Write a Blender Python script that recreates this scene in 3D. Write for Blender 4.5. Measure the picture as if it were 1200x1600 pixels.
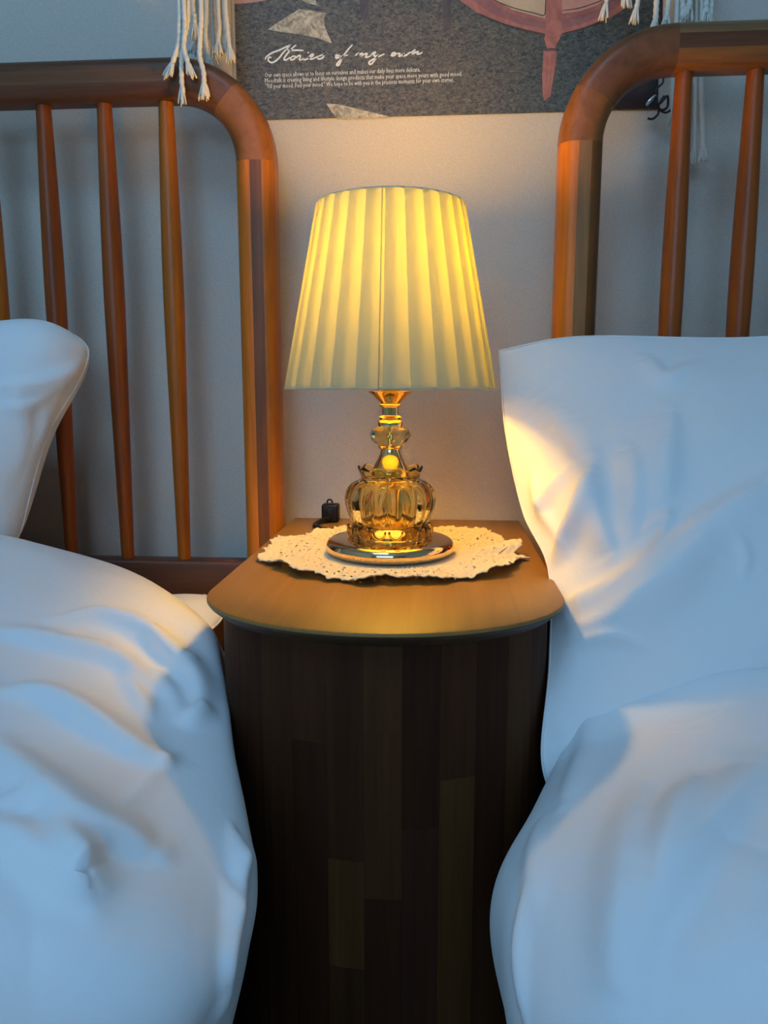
import bpy, bmesh, math, random
import numpy as np
from mathutils import Vector, Matrix

for o in list(bpy.data.objects):
    bpy.data.objects.remove(o, do_unlink=True)
scn = bpy.context.scene
COL = scn.collection
PI = math.pi
rnd = random.Random(7)

# ------------------------------------------------------------------ camera
PITCH, YAW, FOC = math.radians(8.9), math.radians(4.3), 1200.0
CAM = np.array([0, 0, .71])
cam = bpy.data.cameras.new('camera')
cam.sensor_fit = 'VERTICAL'; cam.sensor_height = 36.0
cam.lens = FOC / 1600 * 36.0
cam.clip_start = .01
camo = bpy.data.objects.new('camera', cam); COL.objects.link(camo)
camo.location = CAM
camo.rotation_euler = (PI/2 - PITCH, 0, YAW)
scn.camera = camo

# ------------------------------------------------------------------ world, lights, exposure
world = bpy.data.worlds.new('world'); scn.world = world
world.use_nodes = True
world.node_tree.nodes['Background'].inputs[0].default_value = (.45, .66, 1.0, 1)
world.node_tree.nodes['Background'].inputs[1].default_value = .6

def area(name, loc, target, sx, sy, power, col):
    l = bpy.data.lights.new(name, 'AREA'); l.shape = 'RECTANGLE'
    l.size = sx; l.size_y = sy; l.energy = power; l.color = col
    o = bpy.data.objects.new(name, l); COL.objects.link(o)
    o.location = loc
    d = Vector(target) - Vector(loc)
    o.rotation_euler = d.to_track_quat('-Z', 'Y').to_euler()
    return o
# cool ceiling panel and the window behind the camera
area('ceiling_panel_light', (-.45, -.40, 2.355), (-.45, -.40, 0), .75, .55, 10.8, (.29, .61, 1.0))
area('window_daylight', (-.35, -2.17, 1.55), (-.35, 0, 1.1), 1.5, 1.2, 17.5, (.29, .61, 1.0))

vs = scn.view_settings
vs.view_transform = 'Standard'; vs.look = 'None'; vs.gamma = 1.0
vs.use_curve_mapping = False
vs.exposure = 0.0

# ------------------------------------------------------------------ materials
MATS = {}
def newmat(name):
    m = bpy.data.materials.new(name); m.use_nodes = True
    nt = m.node_tree; b = nt.nodes['Principled BSDF']
    MATS[name] = m
    return m, nt, b

def plain(name, col, rough=.5, metal=0.0, spec=.5, **kw):
    m, nt, b = newmat(name)
    b.inputs['Base Color'].default_value = (*col, 1)
    b.inputs['Roughness'].default_value = rough
    b.inputs['Metallic'].default_value = metal
    b.inputs['Specular IOR Level'].default_value = spec
    for k, v in kw.items():
        b.inputs[k.replace('_', ' ')].default_value = v
    return m

def N(nt, t, **kw):
    n = nt.nodes.new(t)
    for k, v in kw.items():
        setattr(n, k, v)
    return n

def wood(name, c_dark, c_light, stretch=(60, 60, 4), rough=.38, bump=.06, coat=.0, spec=.32):
    """procedural grain along the axis with the smallest stretch"""
    m, nt, b = newmat(name)
    tc = N(nt, 'ShaderNodeTexCoord'); mp = N(nt, 'ShaderNodeMapping')
    mp.inputs['Scale'].default_value = stretch
    info = N(nt, 'ShaderNodeObjectInfo')
    add = N(nt, 'ShaderNodeVectorMath', operation='ADD')
    sc = N(nt, 'ShaderNodeVectorMath', operation='SCALE'); sc.inputs['Scale'].default_value = 37.0
    cmb = N(nt, 'ShaderNodeCombineXYZ')
    for i in range(3): nt.links.new(info.outputs['Random'], cmb.inputs[i])
    nt.links.new(cmb.outputs[0], sc.inputs[0])
    nt.links.new(tc.outputs['Object'], mp.inputs['Vector'])
    nt.links.new(mp.outputs[0], add.inputs[0]); nt.links.new(sc.outputs[0], add.inputs[1])
    n1 = N(nt, 'ShaderNodeTexNoise'); n1.inputs['Scale'].default_value = 1.0
    n1.inputs['Detail'].default_value = 5; n1.inputs['Roughness'].default_value = .6
    n1.inputs['Distortion'].default_value = .5
    nt.links.new(add.outputs[0], n1.inputs['Vector'])
    n2 = N(nt, 'ShaderNodeTexNoise'); n2.inputs['Scale'].default_value = 6.0
    n2.inputs['Detail'].default_value = 3
    nt.links.new(add.outputs[0], n2.inputs['Vector'])
    mx = N(nt, 'ShaderNodeMath', operation='MULTIPLY_ADD')
    mx.inputs[1].default_value = .35
    nt.links.new(n2.outputs['Fac'], mx.inputs[0]); nt.links.new(n1.outputs['Fac'], mx.inputs[2])
    rp = N(nt, 'ShaderNodeValToRGB')
    rp.color_ramp.elements[0].position = .42; rp.color_ramp.elements[0].color = (*c_dark, 1)
    rp.color_ramp.elements[1].position = .92; rp.color_ramp.elements[1].color = (*c_light, 1)
    nt.links.new(mx.outputs[0], rp.inputs[0])
    nt.links.new(rp.outputs[0], b.inputs['Base Color'])
    b.inputs['Roughness'].default_value = rough
    b.inputs['Specular IOR Level'].default_value = spec
    b.inputs['Coat Weight'].default_value = coat
    b.inputs['Coat Roughness'].default_value = .2
    if bump:
        bp = N(nt, 'ShaderNodeBump'); bp.inputs['Strength'].default_value = bump
        bp.inputs['Distance'].default_value = .001
        nt.links.new(n2.outputs['Fac'], bp.inputs['Height'])
        nt.links.new(bp.outputs[0], b.inputs['Normal'])
    return m

# acacia of the beds
V = (55, 55, 3.2); H = (3.2, 55, 55)
wood('acacia_orange_v', (.44, .108, .008), (.72, .205, .016), V)
wood('acacia_dark_v', (.090, .030, .008), (.22, .075, .016), V)
wood('acacia_mid_v', (.22, .066, .008), (.46, .150, .018), V)
wood('acacia_tan_v', (.20, .095, .035), (.34, .170, .065), V)
wood('acacia_orange_h', (.17, .056, .012), (.34, .125, .024), H)
wood('acacia_dark_h', (.062, .023, .010), (.15, .058, .022), H)
wood('acacia_mid_h', (.10, .042, .016), (.20, .088, .032), H)
wood('acacia_tan_h', (.15, .080, .034), (.26, .145, .062), H)
wood('acacia_bend', (.085, .030, .011), (.20, .078, .027), (22, 60, 22))
wood('acacia_bend_light', (.16, .052, .014), (.32, .115, .028), (22, 60, 22))
wood('spindle_red', (.19, .034, .005), (.38, .088, .011), V, rough=.33)
wood('spindle_amber', (.27, .064, .006), (.50, .145, .013), V, rough=.33)
wood('rail_brown', (.055, .020, .010), (.11, .042, .018), H)
# nightstand: one stain, painted lighter for the lamp-lit top, darker for the shaded staves
wood('walnut_top_lit', (.230, .114, .028), (.315, .160, .038), (42, 2.4, 42), rough=.42, bump=.04)
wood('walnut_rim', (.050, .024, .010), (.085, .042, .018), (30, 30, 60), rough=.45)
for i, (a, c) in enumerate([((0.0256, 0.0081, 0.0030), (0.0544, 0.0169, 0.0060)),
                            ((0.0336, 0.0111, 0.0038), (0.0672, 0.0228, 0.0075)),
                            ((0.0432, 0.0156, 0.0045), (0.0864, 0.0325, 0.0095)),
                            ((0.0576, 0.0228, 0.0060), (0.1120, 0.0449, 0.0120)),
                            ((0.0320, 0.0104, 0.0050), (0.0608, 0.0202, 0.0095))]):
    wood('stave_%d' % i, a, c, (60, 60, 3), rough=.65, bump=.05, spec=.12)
plain('light_block_dark', (.012, .008, .006), .8)

def wallpaper():
    m, nt, b = newmat('wallpaper')
    tc = N(nt, 'ShaderNodeTexCoord')
    mp = N(nt, 'ShaderNodeMapping'); mp.inputs['Scale'].default_value = (520, 520, 420)
    nt.links.new(tc.outputs['Object'], mp.inputs[0])
    n1 = N(nt, 'ShaderNodeTexNoise'); n1.inputs['Scale'].default_value = 1.0; n1.inputs['Detail'].default_value = 2
    nt.links.new(mp.outputs[0], n1.inputs['Vector'])
    wv = N(nt, 'ShaderNodeTexWave'); wv.wave_type = 'BANDS'; wv.bands_direction = 'DIAGONAL'
    wv.inputs['Scale'].default_value = 190; wv.inputs['Distortion'].default_value = 3.0
    wv.inputs['Detail'].default_value = 2; wv.inputs['Detail Scale'].default_value = 2
    nt.links.new(tc.outputs['Object'], wv.inputs['Vector'])
    big = N(nt, 'ShaderNodeTexNoise'); big.inputs['Scale'].default_value = 5; big.inputs['Detail'].default_value = 3
    nt.links.new(tc.outputs['Object'], big.inputs['Vector'])
    ad = N(nt, 'ShaderNodeMath', operation='MULTIPLY_ADD'); ad.inputs[1].default_value = .5
    nt.links.new(wv.outputs['Fac'], ad.inputs[0]); nt.links.new(n1.outputs['Fac'], ad.inputs[2])
    rp = N(nt, 'ShaderNodeValToRGB')
    rp.color_ramp.elements[0].position = .35; rp.color_ramp.elements[0].color = (.54, .47, .40, 1)
    rp.color_ramp.elements[1].position = 1.0; rp.color_ramp.elements[1].color = (.68, .59, .50, 1)
    nt.links.new(ad.outputs[0], rp.inputs[0])
    nt.links.new(rp.outputs[0], b.inputs['Base Color'])
    b.inputs['Roughness'].default_value = .75
    bp = N(nt, 'ShaderNodeBump'); bp.inputs['Strength'].default_value = .35; bp.inputs['Distance'].default_value = .0006
    nt.links.new(ad.outputs[0], bp.inputs['Height']); nt.links.new(bp.outputs[0], b.inputs['Normal'])
wallpaper()
plain('ceiling_white', (.8, .8, .78), .9)
wood('floor_wood', (.14, .08, .045), (.24, .15, .09), (30, 2.5, 30))
plain('frame_white', (.75, .75, .73), .5)

def cotton(name, col, scale=900, bump=.12, rough=.85):
    m, nt, b = newmat(name)
    b.inputs['Base Color'].default_value = (*col, 1)
    b.inputs['Roughness'].default_value = rough
    b.inputs['Specular IOR Level'].default_value = .25
    b.inputs['Sheen Weight'].default_value = .08
    tc = N(nt, 'ShaderNodeTexCoord')
    n1 = N(nt, 'ShaderNodeTexNoise'); n1.inputs['Scale'].default_value = scale; n1.inputs['Detail'].default_value = 2
    n2 = N(nt, 'ShaderNodeTexNoise'); n2.inputs['Scale'].default_value = 22; n2.inputs['Detail'].default_value = 4
    n2.inputs['Distortion'].default_value = 1.2
    for n in (n1, n2): nt.links.new(tc.outputs['Object'], n.inputs['Vector'])
    b1 = N(nt, 'ShaderNodeBump'); b1.inputs['Strength'].default_value = bump; b1.inputs['Distance'].default_value = .0005
    b2 = N(nt, 'ShaderNodeBump'); b2.inputs['Strength'].default_value = .10; b2.inputs['Distance'].default_value = .010
    nt.links.new(n1.outputs['Fac'], b1.inputs['Height']); nt.links.new(n2.outputs['Fac'], b2.inputs['Height'])
    nt.links.new(b2.outputs[0], b1.inputs['Normal']); nt.links.new(b1.outputs[0], b.inputs['Normal'])
    return m
cotton('white_cotton', (.83, .83, .84))
cotton('pillow_cotton', (.82, .82, .82))
cotton('mattress_cloth', (.78, .77, .75))
cotton('macrame_cotton', (.78, .72, .62), scale=700, bump=.5)
cotton('doily_thread', (.74, .64, .44), scale=650, bump=1.0)

# lamp
plain('gold_metal', (.95, .64, .25), .10, 1.0)
plain('gold_base', (.82, .60, .34), .07, 1.0)
plain('dark_socket', (.05, .04, .03), .5)
def amber_glass(name, col, rough=.02):
    m, nt, b = newmat(name)
    b.inputs['Base Color'].default_value = (*col, 1)
    b.inputs['Transmission Weight'].default_value = 1.0
    b.inputs['IOR'].default_value = 1.42
    b.inputs['Specular Tint'].default_value = (1.0, .72, .30, 1)
    b.inputs['Roughness'].default_value = rough
amber_glass('amber_glass', (1.0, .88, .52))
amber_glass('amber_glass_deep', (1.0, .80, .36), .06)
def shade_cloth(name, tcol, dcol, mixf):
    m, nt, b = newmat(name)
    out = nt.nodes['Material Output']
    tr = N(nt, 'ShaderNodeBsdfTranslucent'); tr.inputs[0].default_value = (*tcol, 1)
    df = N(nt, 'ShaderNodeBsdfDiffuse'); df.inputs[0].default_value = (*dcol, 1)
    mx = N(nt, 'ShaderNodeMixShader'); mx.inputs[0].default_value = mixf
    tc = N(nt, 'ShaderNodeTexCoord')
    ns = N(nt, 'ShaderNodeTexNoise'); ns.inputs['Scale'].default_value = 600
    bp = N(nt, 'ShaderNodeBump'); bp.inputs['Strength'].default_value = .15; bp.inputs['Distance'].default_value = .0005
    nt.links.new(tc.outputs['Object'], ns.inputs['Vector']); nt.links.new(ns.outputs['Fac'], bp.inputs['Height'])
    nt.links.new(bp.outputs[0], df.inputs['Normal'])
    nt.links.new(df.outputs[0], mx.inputs[1]); nt.links.new(tr.outputs[0], mx.inputs[2])
    nt.links.new(mx.outputs[0], out.inputs['Surface'])
shade_cloth('shade_cloth', (.72, .72, .38), (.80, .75, .56), .62)
shade_cloth('added_lining_cloth', (.31, .305, .095), (.70, .62, .38), .42)
plain('shade_trim', (.50, .50, .42), .7)
def emis(name, col, s):
    m, nt, b = newmat(name)
    b.inputs['Base Color'].default_value = (0, 0, 0, 1)
    b.inputs['Emission Color'].default_value = (*col, 1)
    b.inputs['Emission Strength'].default_value = s
emis('bulb_glow', (1.0, .545, .06), 240)
emis('panel_glow', (.29, .61, 1.0), 1.5)
plain('black_plastic', (.007, .006, .005), .4, spec=.3)
plain('wire_dark', (.035, .010, .010), .3)
plain('silver_metal', (.8, .85, .9), .15, 1.0)

# poster inks
def ink(name, c0, c1, scale=60, rough=.38, stretch=(1, 1, 1), c2=None):
    m, nt, b = newmat(name)
    tc = N(nt, 'ShaderNodeTexCoord'); mp = N(nt, 'ShaderNodeMapping'); mp.inputs['Scale'].default_value = stretch
    nt.links.new(tc.outputs['Object'], mp.inputs[0])
    ns = N(nt, 'ShaderNodeTexNoise'); ns.inputs['Scale'].default_value = scale
    ns.inputs['Detail'].default_value = 6; ns.inputs['Roughness'].default_value = .65; ns.inputs['Distortion'].default_value = 1.0
    nt.links.new(mp.outputs[0], ns.inputs['Vector'])
    rp = N(nt, 'ShaderNodeValToRGB')
    rp.color_ramp.elements[0].position = .36; rp.color_ramp.elements[0].color = (*c0, 1)
    rp.color_ramp.elements[1].position = .66; rp.color_ramp.elements[1].color = (*c1, 1)
    nt.links.new(ns.outputs['Fac'], rp.inputs[0])
    src = rp.outputs[0]
    if c2:   # a second, bluer print tone on one side of the printed picture
        n3 = N(nt, 'ShaderNodeTexNoise'); n3.inputs['Scale'].default_value = 4.5; n3.inputs['Detail'].default_value = 2
        nt.links.new(tc.outputs['Object'], n3.inputs['Vector'])
        sp = N(nt, 'ShaderNodeSeparateXYZ'); nt.links.new(tc.outputs['Object'], sp.inputs[0])
        ma = N(nt, 'ShaderNodeMath', operation='MULTIPLY_ADD'); ma.inputs[1].default_value = 2.6
        nt.links.new(sp.outputs['X'], ma.inputs[0]); nt.links.new(n3.outputs['Fac'], ma.inputs[2])
        cr = N(nt, 'ShaderNodeValToRGB')
        cr.color_ramp.elements[0].position = .50; cr.color_ramp.elements[1].position = .80
        nt.links.new(ma.outputs[0], cr.inputs[0])
        mx = N(nt, 'ShaderNodeMixRGB'); nt.links.new(cr.outputs[0], mx.inputs[0])
        nt.links.new(src, mx.inputs[1])
        mm = N(nt, 'ShaderNodeMixRGB', blend_type='MULTIPLY'); mm.inputs[0].default_value = 1
        mm.inputs[2].default_value = (*c2, 1)
        nt.links.new(src, mm.inputs[1]); nt.links.new(mm.outputs[0], mx.inputs[2])
        src = mx.outputs[0]
    nt.links.new(src, b.inputs['Base Color'])
    b.inputs['Roughness'].default_value = rough
ink('ink_rug', (.022, .018, .012), (.180, .145, .088), 210, stretch=(1, 1, 1.7), c2=(.55, .80, 1.15))
ink('ink_sunlit', (.20, .17, .11), (.62, .55, .40), 120)
ink('ink_chair', (.26, .085, .065), (.40, .16, .125), 40)
ink('ink_chair_dark', (.19, .075, .07), (.29, .125, .115), 40)
ink('ink_cushion', (.44, .33, .21), (.52, .41, .28), 25)
ink('ink_cushion_pink', (.42, .21, .16), (.50, .27, .21), 25)
ink('ink_leg_dim', (.05, .036, .03), (.11, .07, .055), 60)
ink('ink_dark', (.020, .011, .010), (.04, .022, .019), 30)
plain('ink_line', (.05, .035, .03), .5)
plain('ink_white', (.86, .83, .76), .5)
plain('sleeve_edge', (.46, .44, .42), .25)

# ------------------------------------------------------------------ mesh helpers
def link(o, parent=None):
    COL.objects.link(o)
    if parent is not None: o.parent = parent
    return o
def meshobj(name, verts, faces, mat, parent=None, smooth=True, fixn=True, auto=None):
    me = bpy.data.meshes.new(name)
    me.from_pydata([tuple(map(float, v)) for v in verts], [], [tuple(map(int, f)) for f in faces])
    if fixn:
        bm = bmesh.new(); bm.from_mesh(me)
        bmesh.ops.recalc_face_normals(bm, faces=bm.faces)
        bm.to_mesh(me); bm.free()
    if smooth:
        me.polygons.foreach_set('use_smooth', [True]*len(me.polygons))
        if auto is not None: me.set_sharp_from_angle(angle=math.radians(auto))
    me.materials.append(MATS[mat])
    me.update()
    return link(bpy.data.objects.new(name, me), parent)
def empty(name, loc, label, cat, group=None, kind=None):
    o = bpy.data.objects.new(name, None); COL.objects.link(o)
    o.empty_display_size = .05
    o.location = loc
    tag(o, label, cat, group, kind)
    return o
def tag(o, label=None, cat=None, group=None, kind=None):
    if label: o['label'] = label
    if cat: o['category'] = cat
    if group: o['group'] = group
    if kind: o['kind'] = kind
    return o
def rel(pts, root):
    L = root.location
    return [(p[0]-L[0], p[1]-L[1], p[2]-L[2]) for p in pts]

def box(x0, x1, y0, y1, z0, z1):
    v = [(x, y, z) for x in (x0, x1) for y in (y0, y1) for z in (z0, z1)]
    f = [(0, 1, 3, 2), (4, 6, 7, 5), (0, 4, 5, 1), (2, 3, 7, 6), (0, 2, 6, 4), (1, 5, 7, 3)]
    return v, f
def rbox(x0, x1, y0, y1, z0, z1, r, seg=3):
    bm = bmesh.new()
    v, f = box(x0, x1, y0, y1, z0, z1)
    bv = [bm.verts.new(p) for p in v]
    for q in f: bm.faces.new([bv[i] for i in q])
    bmesh.ops.recalc_face_normals(bm, faces=bm.faces)
    bmesh.ops.bevel(bm, geom=list(bm.edges), offset=r, segments=seg, affect='EDGES', profile=.5)
    v = [tuple(p.co) for p in bm.verts]; bm.verts.index_update()
    f = [[p.index for p in q.verts] for q in bm.faces]
    bm.free()
    return v, f

def catmull(P, n, closed=False):
    P = np.asarray(P, float)
    m = len(P)
    t = np.linspace(0, m if closed else m-1, n, endpoint=not closed)
    i = np.floor(t).astype(int)
    if not closed: i = np.clip(i, 0, m-2)
    f = (t-i)
    def g(k):
        k = i+k
        if closed: return P[k % m]
        lo = np.clip(k, 0, m-1)
        R = P[lo].copy()
        a = k < 0; R[a] = 2*P[0]-P[1]
        b = k > m-1; R[b] = 2*P[-1]-P[-2]
        return R
    f = f.reshape((-1,)+(1,)*(P.ndim-1))
    p0, p1, p2, p3 = g(-1), g(0), g(1), g(2)
    return .5*((2*p1)+(-p0+p2)*f+(2*p0-5*p1+4*p2-p3)*f*f+(-p0+3*p1-3*p2+p3)*f**3)

def sweep(section, path, ref, caps=True):
    """section [(a,b)] swept along path; b axis = ref, a axis = tangent x ref"""
    path = np.asarray(path, float); n = len(path); k = len(section)
    T = np.gradient(path, axis=0, edge_order=2 if n > 2 else 1); T /= np.linalg.norm(T, axis=1)[:, None]
    ref = np.asarray(ref, float)
    v = []
    for i in range(n):
        A = np.cross(ref, T[i]); A /= np.linalg.norm(A)
        B = np.cross(T[i], A)
        for a, b in section: v.append(path[i]+A*a+B*b)
    f = []
    for i in range(n-1):
        for j in range(k):
            j2 = (j+1) % k
            f.append((i*k+j, i*k+j2, (i+1)*k+j2, (i+1)*k+j))
    if caps:
        f.append(tuple(range(k))[::-1]); f.append(tuple((n-1)*k+j for j in range(k)))
    return v, f
def tube(path, r, k=8, caps=True):
    """round tube with parallel-transported frame; r scalar or list"""
    path = np.asarray(path, float); n = len(path)
    r = np.full(n, r) if np.isscalar(r) else np.asarray(r, float)
    T = np.gradient(path, axis=0); T /= np.linalg.norm(T, axis=1)[:, None]+1e-12
    a = np.array([0, 0, 1.]) if abs(T[0][2]) < .9 else np.array([1., 0, 0])
    v = []
    A = np.cross(T[0], a); A /= np.linalg.norm(A)
    for i in range(n):
        A = A-T[i]*A.dot(T[i]); A /= np.linalg.norm(A)
        B = np.cross(T[i], A)
        for j in range(k):
            t = 2*PI*j/k
            v.append(path[i]+(A*math.cos(t)+B*math.sin(t))*r[i])
    f = []
    for i in range(n-1):
        for j in range(k):
            j2 = (j+1) % k
            f.append((i*k+j, i*k+j2, (i+1)*k+j2, (i+1)*k+j))
    if caps:
        f.append(tuple(range(k))[::-1]); f.append(tuple((n-1)*k+j for j in range(k)))
    return v, f
def lathe(prof, n=64, fn=None, close=False, cap0=False, cap1=False):
    """prof [(r,z)]; fn(r,z,angle,index)->(r,z)"""
    v = []; k = len(prof)
    for i, (r, z) in enumerate(prof):
        for j in range(n):
            t = 2*PI*j/n
            rr, zz = fn(r, z, t, i) if fn else (r, z)
            v.append((rr*math.cos(t), rr*math.sin(t), zz))
    f = []
    rows = k if close else k-1
    for i in range(rows):
        i2 = (i+1) % k
        for j in range(n):
            j2 = (j+1) % n
            f.append((i*n+j, i*n+j2, i2*n+j2, i2*n+j))
    if cap0: f.append(tuple(range(n))[::-1])
    if cap1: f.append(tuple((k-1)*n+j for j in range(n)))
    return v, f
def rrect(w, h, r, seg=5):
    p = []
    for cx, cy, a0 in ((w/2-r, h/2-r, 0), (-w/2+r, h/2-r, PI/2), (-w/2+r, -h/2+r, PI), (w/2-r, -h/2+r, 1.5*PI)):
        for s in range(seg+1):
            a = a0+PI/2*s/seg
            p.append((cx+r*math.cos(a), cy+r*math.sin(a)))
    return p
def clip(poly, a0, a1):
    def half(poly, val, sgn):
        out = []
        for i in range(len(poly)):
            p, q = poly[i], poly[(i+1) % len(poly)]
            dp, dq = sgn*(p[0]-val), sgn*(q[0]-val)
            if dp >= 0: out.append(p)
            if (dp > 0 > dq) or (dp < 0 < dq):
                t = dp/(dp-dq); out.append((p[0]+(q[0]-p[0])*t, p[1]+(q[1]-p[1])*t))
        return out
    return half(half(poly, a0, 1), a1, -1)

# view geometry (used to place things measured in the photograph at their own depth)
FWD = np.array([-math.sin(YAW)*math.cos(PITCH), math.cos(YAW)*math.cos(PITCH), -math.sin(PITCH)])
RGT = np.array([math.cos(YAW), math.sin(YAW), 0]); UPV = np.cross(RGT, FWD)
def at(px, py, y):
    d = RGT*(px-600)/FOC+UPV*(800-py)/FOC+FWD
    return CAM+d*(y/d[1])
def project(P):
    v = P-CAM; w = v@FWD
    return np.stack([600+FOC*(v@RGT)/w, 800-FOC*(v@UPV)/w], -1)

# ------------------------------------------------------------------ the room
WY = .967
XL, XR, YF, ZC = -1.55, 1.50, -2.2, 2.40
def struct(name, v, f, mat, label, cat):
    o = meshobj(name, v, f, mat, smooth=False)
    return tag(o, label, cat, kind='structure')
struct('wall_back', *box(XL-.1, XR+.1, WY, WY+.12, 0, ZC), 'wallpaper', 'beige woven-texture wallpaper wall behind the two beds', 'wall')
struct('wall_left', *box(XL-.1, XL, YF, WY, 0, ZC), 'wallpaper', 'plain beige wallpaper wall on the left side of room', 'wall')
struct('wall_right', *box(XR, XR+.1, YF, WY, 0, ZC), 'wallpaper', 'plain beige wallpaper wall on the right side of room', 'wall')
def front_wall():
    v, f = [], []
    for b in ((XL-.1, -1.15, 0, ZC), (.45, XR+.1, 0, ZC), (-1.15, .45, 0, .9), (-1.15, .45, 2.2, ZC)):
        vv, ff = box(b[0], b[1], YF-.12, YF, b[2], b[3]); n = len(v)
        v += vv; f += [tuple(i+n for i in q) for q in ff]
    return v, f
struct('wall_front', *front_wall(), 'wallpaper', 'beige wall with the window opening opposite the beds', 'wall')
struct('floor', *box(XL-.1, XR+.1, YF-.12, WY+.12, -.08, 0), 'floor_wood', 'brown wooden floor under the beds', 'floor')
struct('ceiling', *box(XL-.1, XR+.1, YF-.12, WY+.12, ZC, ZC+.08), 'ceiling_white', 'plain white ceiling of the room', 'ceiling')
win = empty('window_1', (-.35, YF-.06, .9), 'white framed window opposite the beds', 'window', kind='structure')
for nm, b in (('window_frame', (-.80, -.75, -.03, .03, 0, 1.3)), ('window_frame', (.75, .80, -.03, .03, 0, 1.3)),
              ('window_frame', (-.75, .75, -.03, .03, 0, .05)), ('window_frame', (-.75, .75, -.03, .03, 1.25, 1.3)),
              ('mullion', (-.02, .02, -.03, .03, .05, 1.25))):
    meshobj(nm, *box(*b), 'frame_white', win, smooth=False)
cl = empty('ceiling_light', (-.45, -.40, 2.40), 'flat rectangular ceiling light panel above the beds', 'ceiling light')
meshobj('housing', *rbox(-.40, .40, -.30, .30, -.035, 0, .008), 'frame_white', cl)
meshobj('diffuser', *box(-.375, .375, -.275, .275, -.039, -.035), 'panel_glow', cl, smooth=False)

# ------------------------------------------------------------------ beds
SEC_W = .044
def bed(sx, x_in, yc, label, rail_cols, post_cols, first_sp, pitch, zt, bend_cols, bend_at):
    """sx = -1: bed lies to the left of x_in (inner edge of its post), +1: to the right"""
    W = 1.02
    root = empty('bed_frame', (x_in+sx*W/2, yc, 0), label, 'bed frame')
    wall_sec = rrect(SEC_W, SEC_W, .015, 6)
    R = .112; rc = R-SEC_W/2
    zc_ = zt-SEC_W/2                       # rail axis height
    zb = zt-R                              # post top
    for side in (0, 1):
        xc = x_in+sx*SEC_W/2 if side == 0 else x_in+sx*(W-SEC_W/2)
        post = tag(meshobj('post', *sweep(clip(wall_sec, -.0040, .0090), rel([(xc, yc, 0), (xc, yc, zb*.5), (xc, yc, zb)], root), (0, 1, 0)), post_cols[1], root, auto=40))
        for (a0, a1), c in (((-.03, -.0040), post_cols[0]), ((.0090, .03), post_cols[2])):
            meshobj('lamination', *sweep(clip(wall_sec, a0, a1), rel([(xc, yc, 0), (xc, yc, zb*.5), (xc, yc, zb)], root), (0, 1, 0)), c, post, auto=40)
        # bend: two pieces with a slanted joint
        cx = xc+(sx*rc if side == 0 else -sx*rc); sg = -sx if side == 0 else sx
        for (t0, t1), c in (((0, bend_at), bend_cols[0]), ((bend_at, PI/2), bend_cols[1])):
            ts = np.linspace(t0, t1, 9)
            pth = [(cx+sg*rc*math.cos(t), yc, zb+rc*math.sin(t)) for t in ts]
            meshobj('corner_bend', *sweep(wall_sec, rel(pth, root), (0, 1, 0)), c, root, auto=40)
    x0, x1 = sorted((x_in+sx*R, x_in+sx*(W-R)))
    rail = None
    for k, ((a0, a1), c) in enumerate(zip(((-.03, -.0075), (-.0075, .0065), (.0065, .03)), rail_cols)):
        o = meshobj('top_rail' if k == 0 else 'lamination',
                    *sweep(clip(wall_sec, a0, a1), rel([(x0, yc, zc_), ((x0+x1)/2, yc, zc_), (x1, yc, zc_)], root), (0, 1, 0)), c, rail or root, auto=40)
        if k == 0: rail = o
    # turned spindles
    z0, z1 = .500, zt-SEC_W+.004
    prof = [(.0078, z0), (.0080, z0+.03), (.0097, z0+.14), (.0116, z0+.27), (.0120, z0+.33), (.0113, z0+.40), (.0096, z0+.48), (.0085, z1-.012), (.0083, z1)]
    pr = catmull(prof, 40)
    sp = alt = None; i = 0; x = first_sp
    lo, hi = sorted((x_in+sx*.075, x_in+sx*(W-.075)))
    while lo <= x <= hi:
        if sp is None:
            sp = meshobj('spindle', *lathe([(a, b) for a, b in pr], 20, cap0=True, cap1=True), 'spindle_red', root)
            o = sp
        else:
            o = sp.copy(); link(o, root)
            if i % 3 == 2 or (sx < 0 and i < 2): o.data = alt
        o.location = (x-root.location.x, 0, 0)
        i += 1; x += sx*pitch
        if i == 1:
            alt = sp.data.copy(); alt.materials.clear(); alt.materials.append(MATS['spindle_amber'])
            if sx < 0: sp.data, alt = alt, sp.data
    # lower rail, side rails, foot
    xa, xb = sorted((x_in+sx*SEC_W, x_in+sx*(W-SEC_W)))
    meshobj('bottom_rail', *rbox(xa-root.location.x, xb-root.location.x, -.014, .014, .375, .507, .004), 'rail_brown', root, auto=40)
    for s in (0, 1):
        xs = x_in+sx*.012 if s == 0 else x_in+sx*(W-.036)
        q0, q1 = sorted((xs, xs+sx*.024))
        meshobj('side_rail', *rbox(q0-root.location.x, q1-root.location.x, -2.0, -.0215, .13, .195, .004), 'rail_brown', root, auto=40)
        meshobj('leg', *rbox(q0-.008-root.location.x, q1+.008-root.location.x, -2.04, -2.0, 0, .34, .006), 'rail_brown', root, auto=40)
    meshobj('foot_rail', *rbox(xa-root.location.x, xb-root.location.x, -2.035, -2.005, .13, .24, .004), 'rail_brown', root, auto=40)
    m = meshobj('slat_base', *box(xa-root.location.x, xb-root.location.x, -1.99, -.03, .225, .245), 'rail_brown', root, smooth=False)
    return root
bed(-1, -.1895, .905, 'reddish acacia bed frame left of the nightstand, arched headboard with turned spindles',
    ('acacia_dark_h', 'acacia_mid_h', 'acacia_dark_h'), ('acacia_orange_v', 'acacia_dark_v', 'acacia_mid_v'),
    -.3145, .0715, 1.075, ('acacia_bend_light', 'acacia_bend'), math.radians(48))
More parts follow.
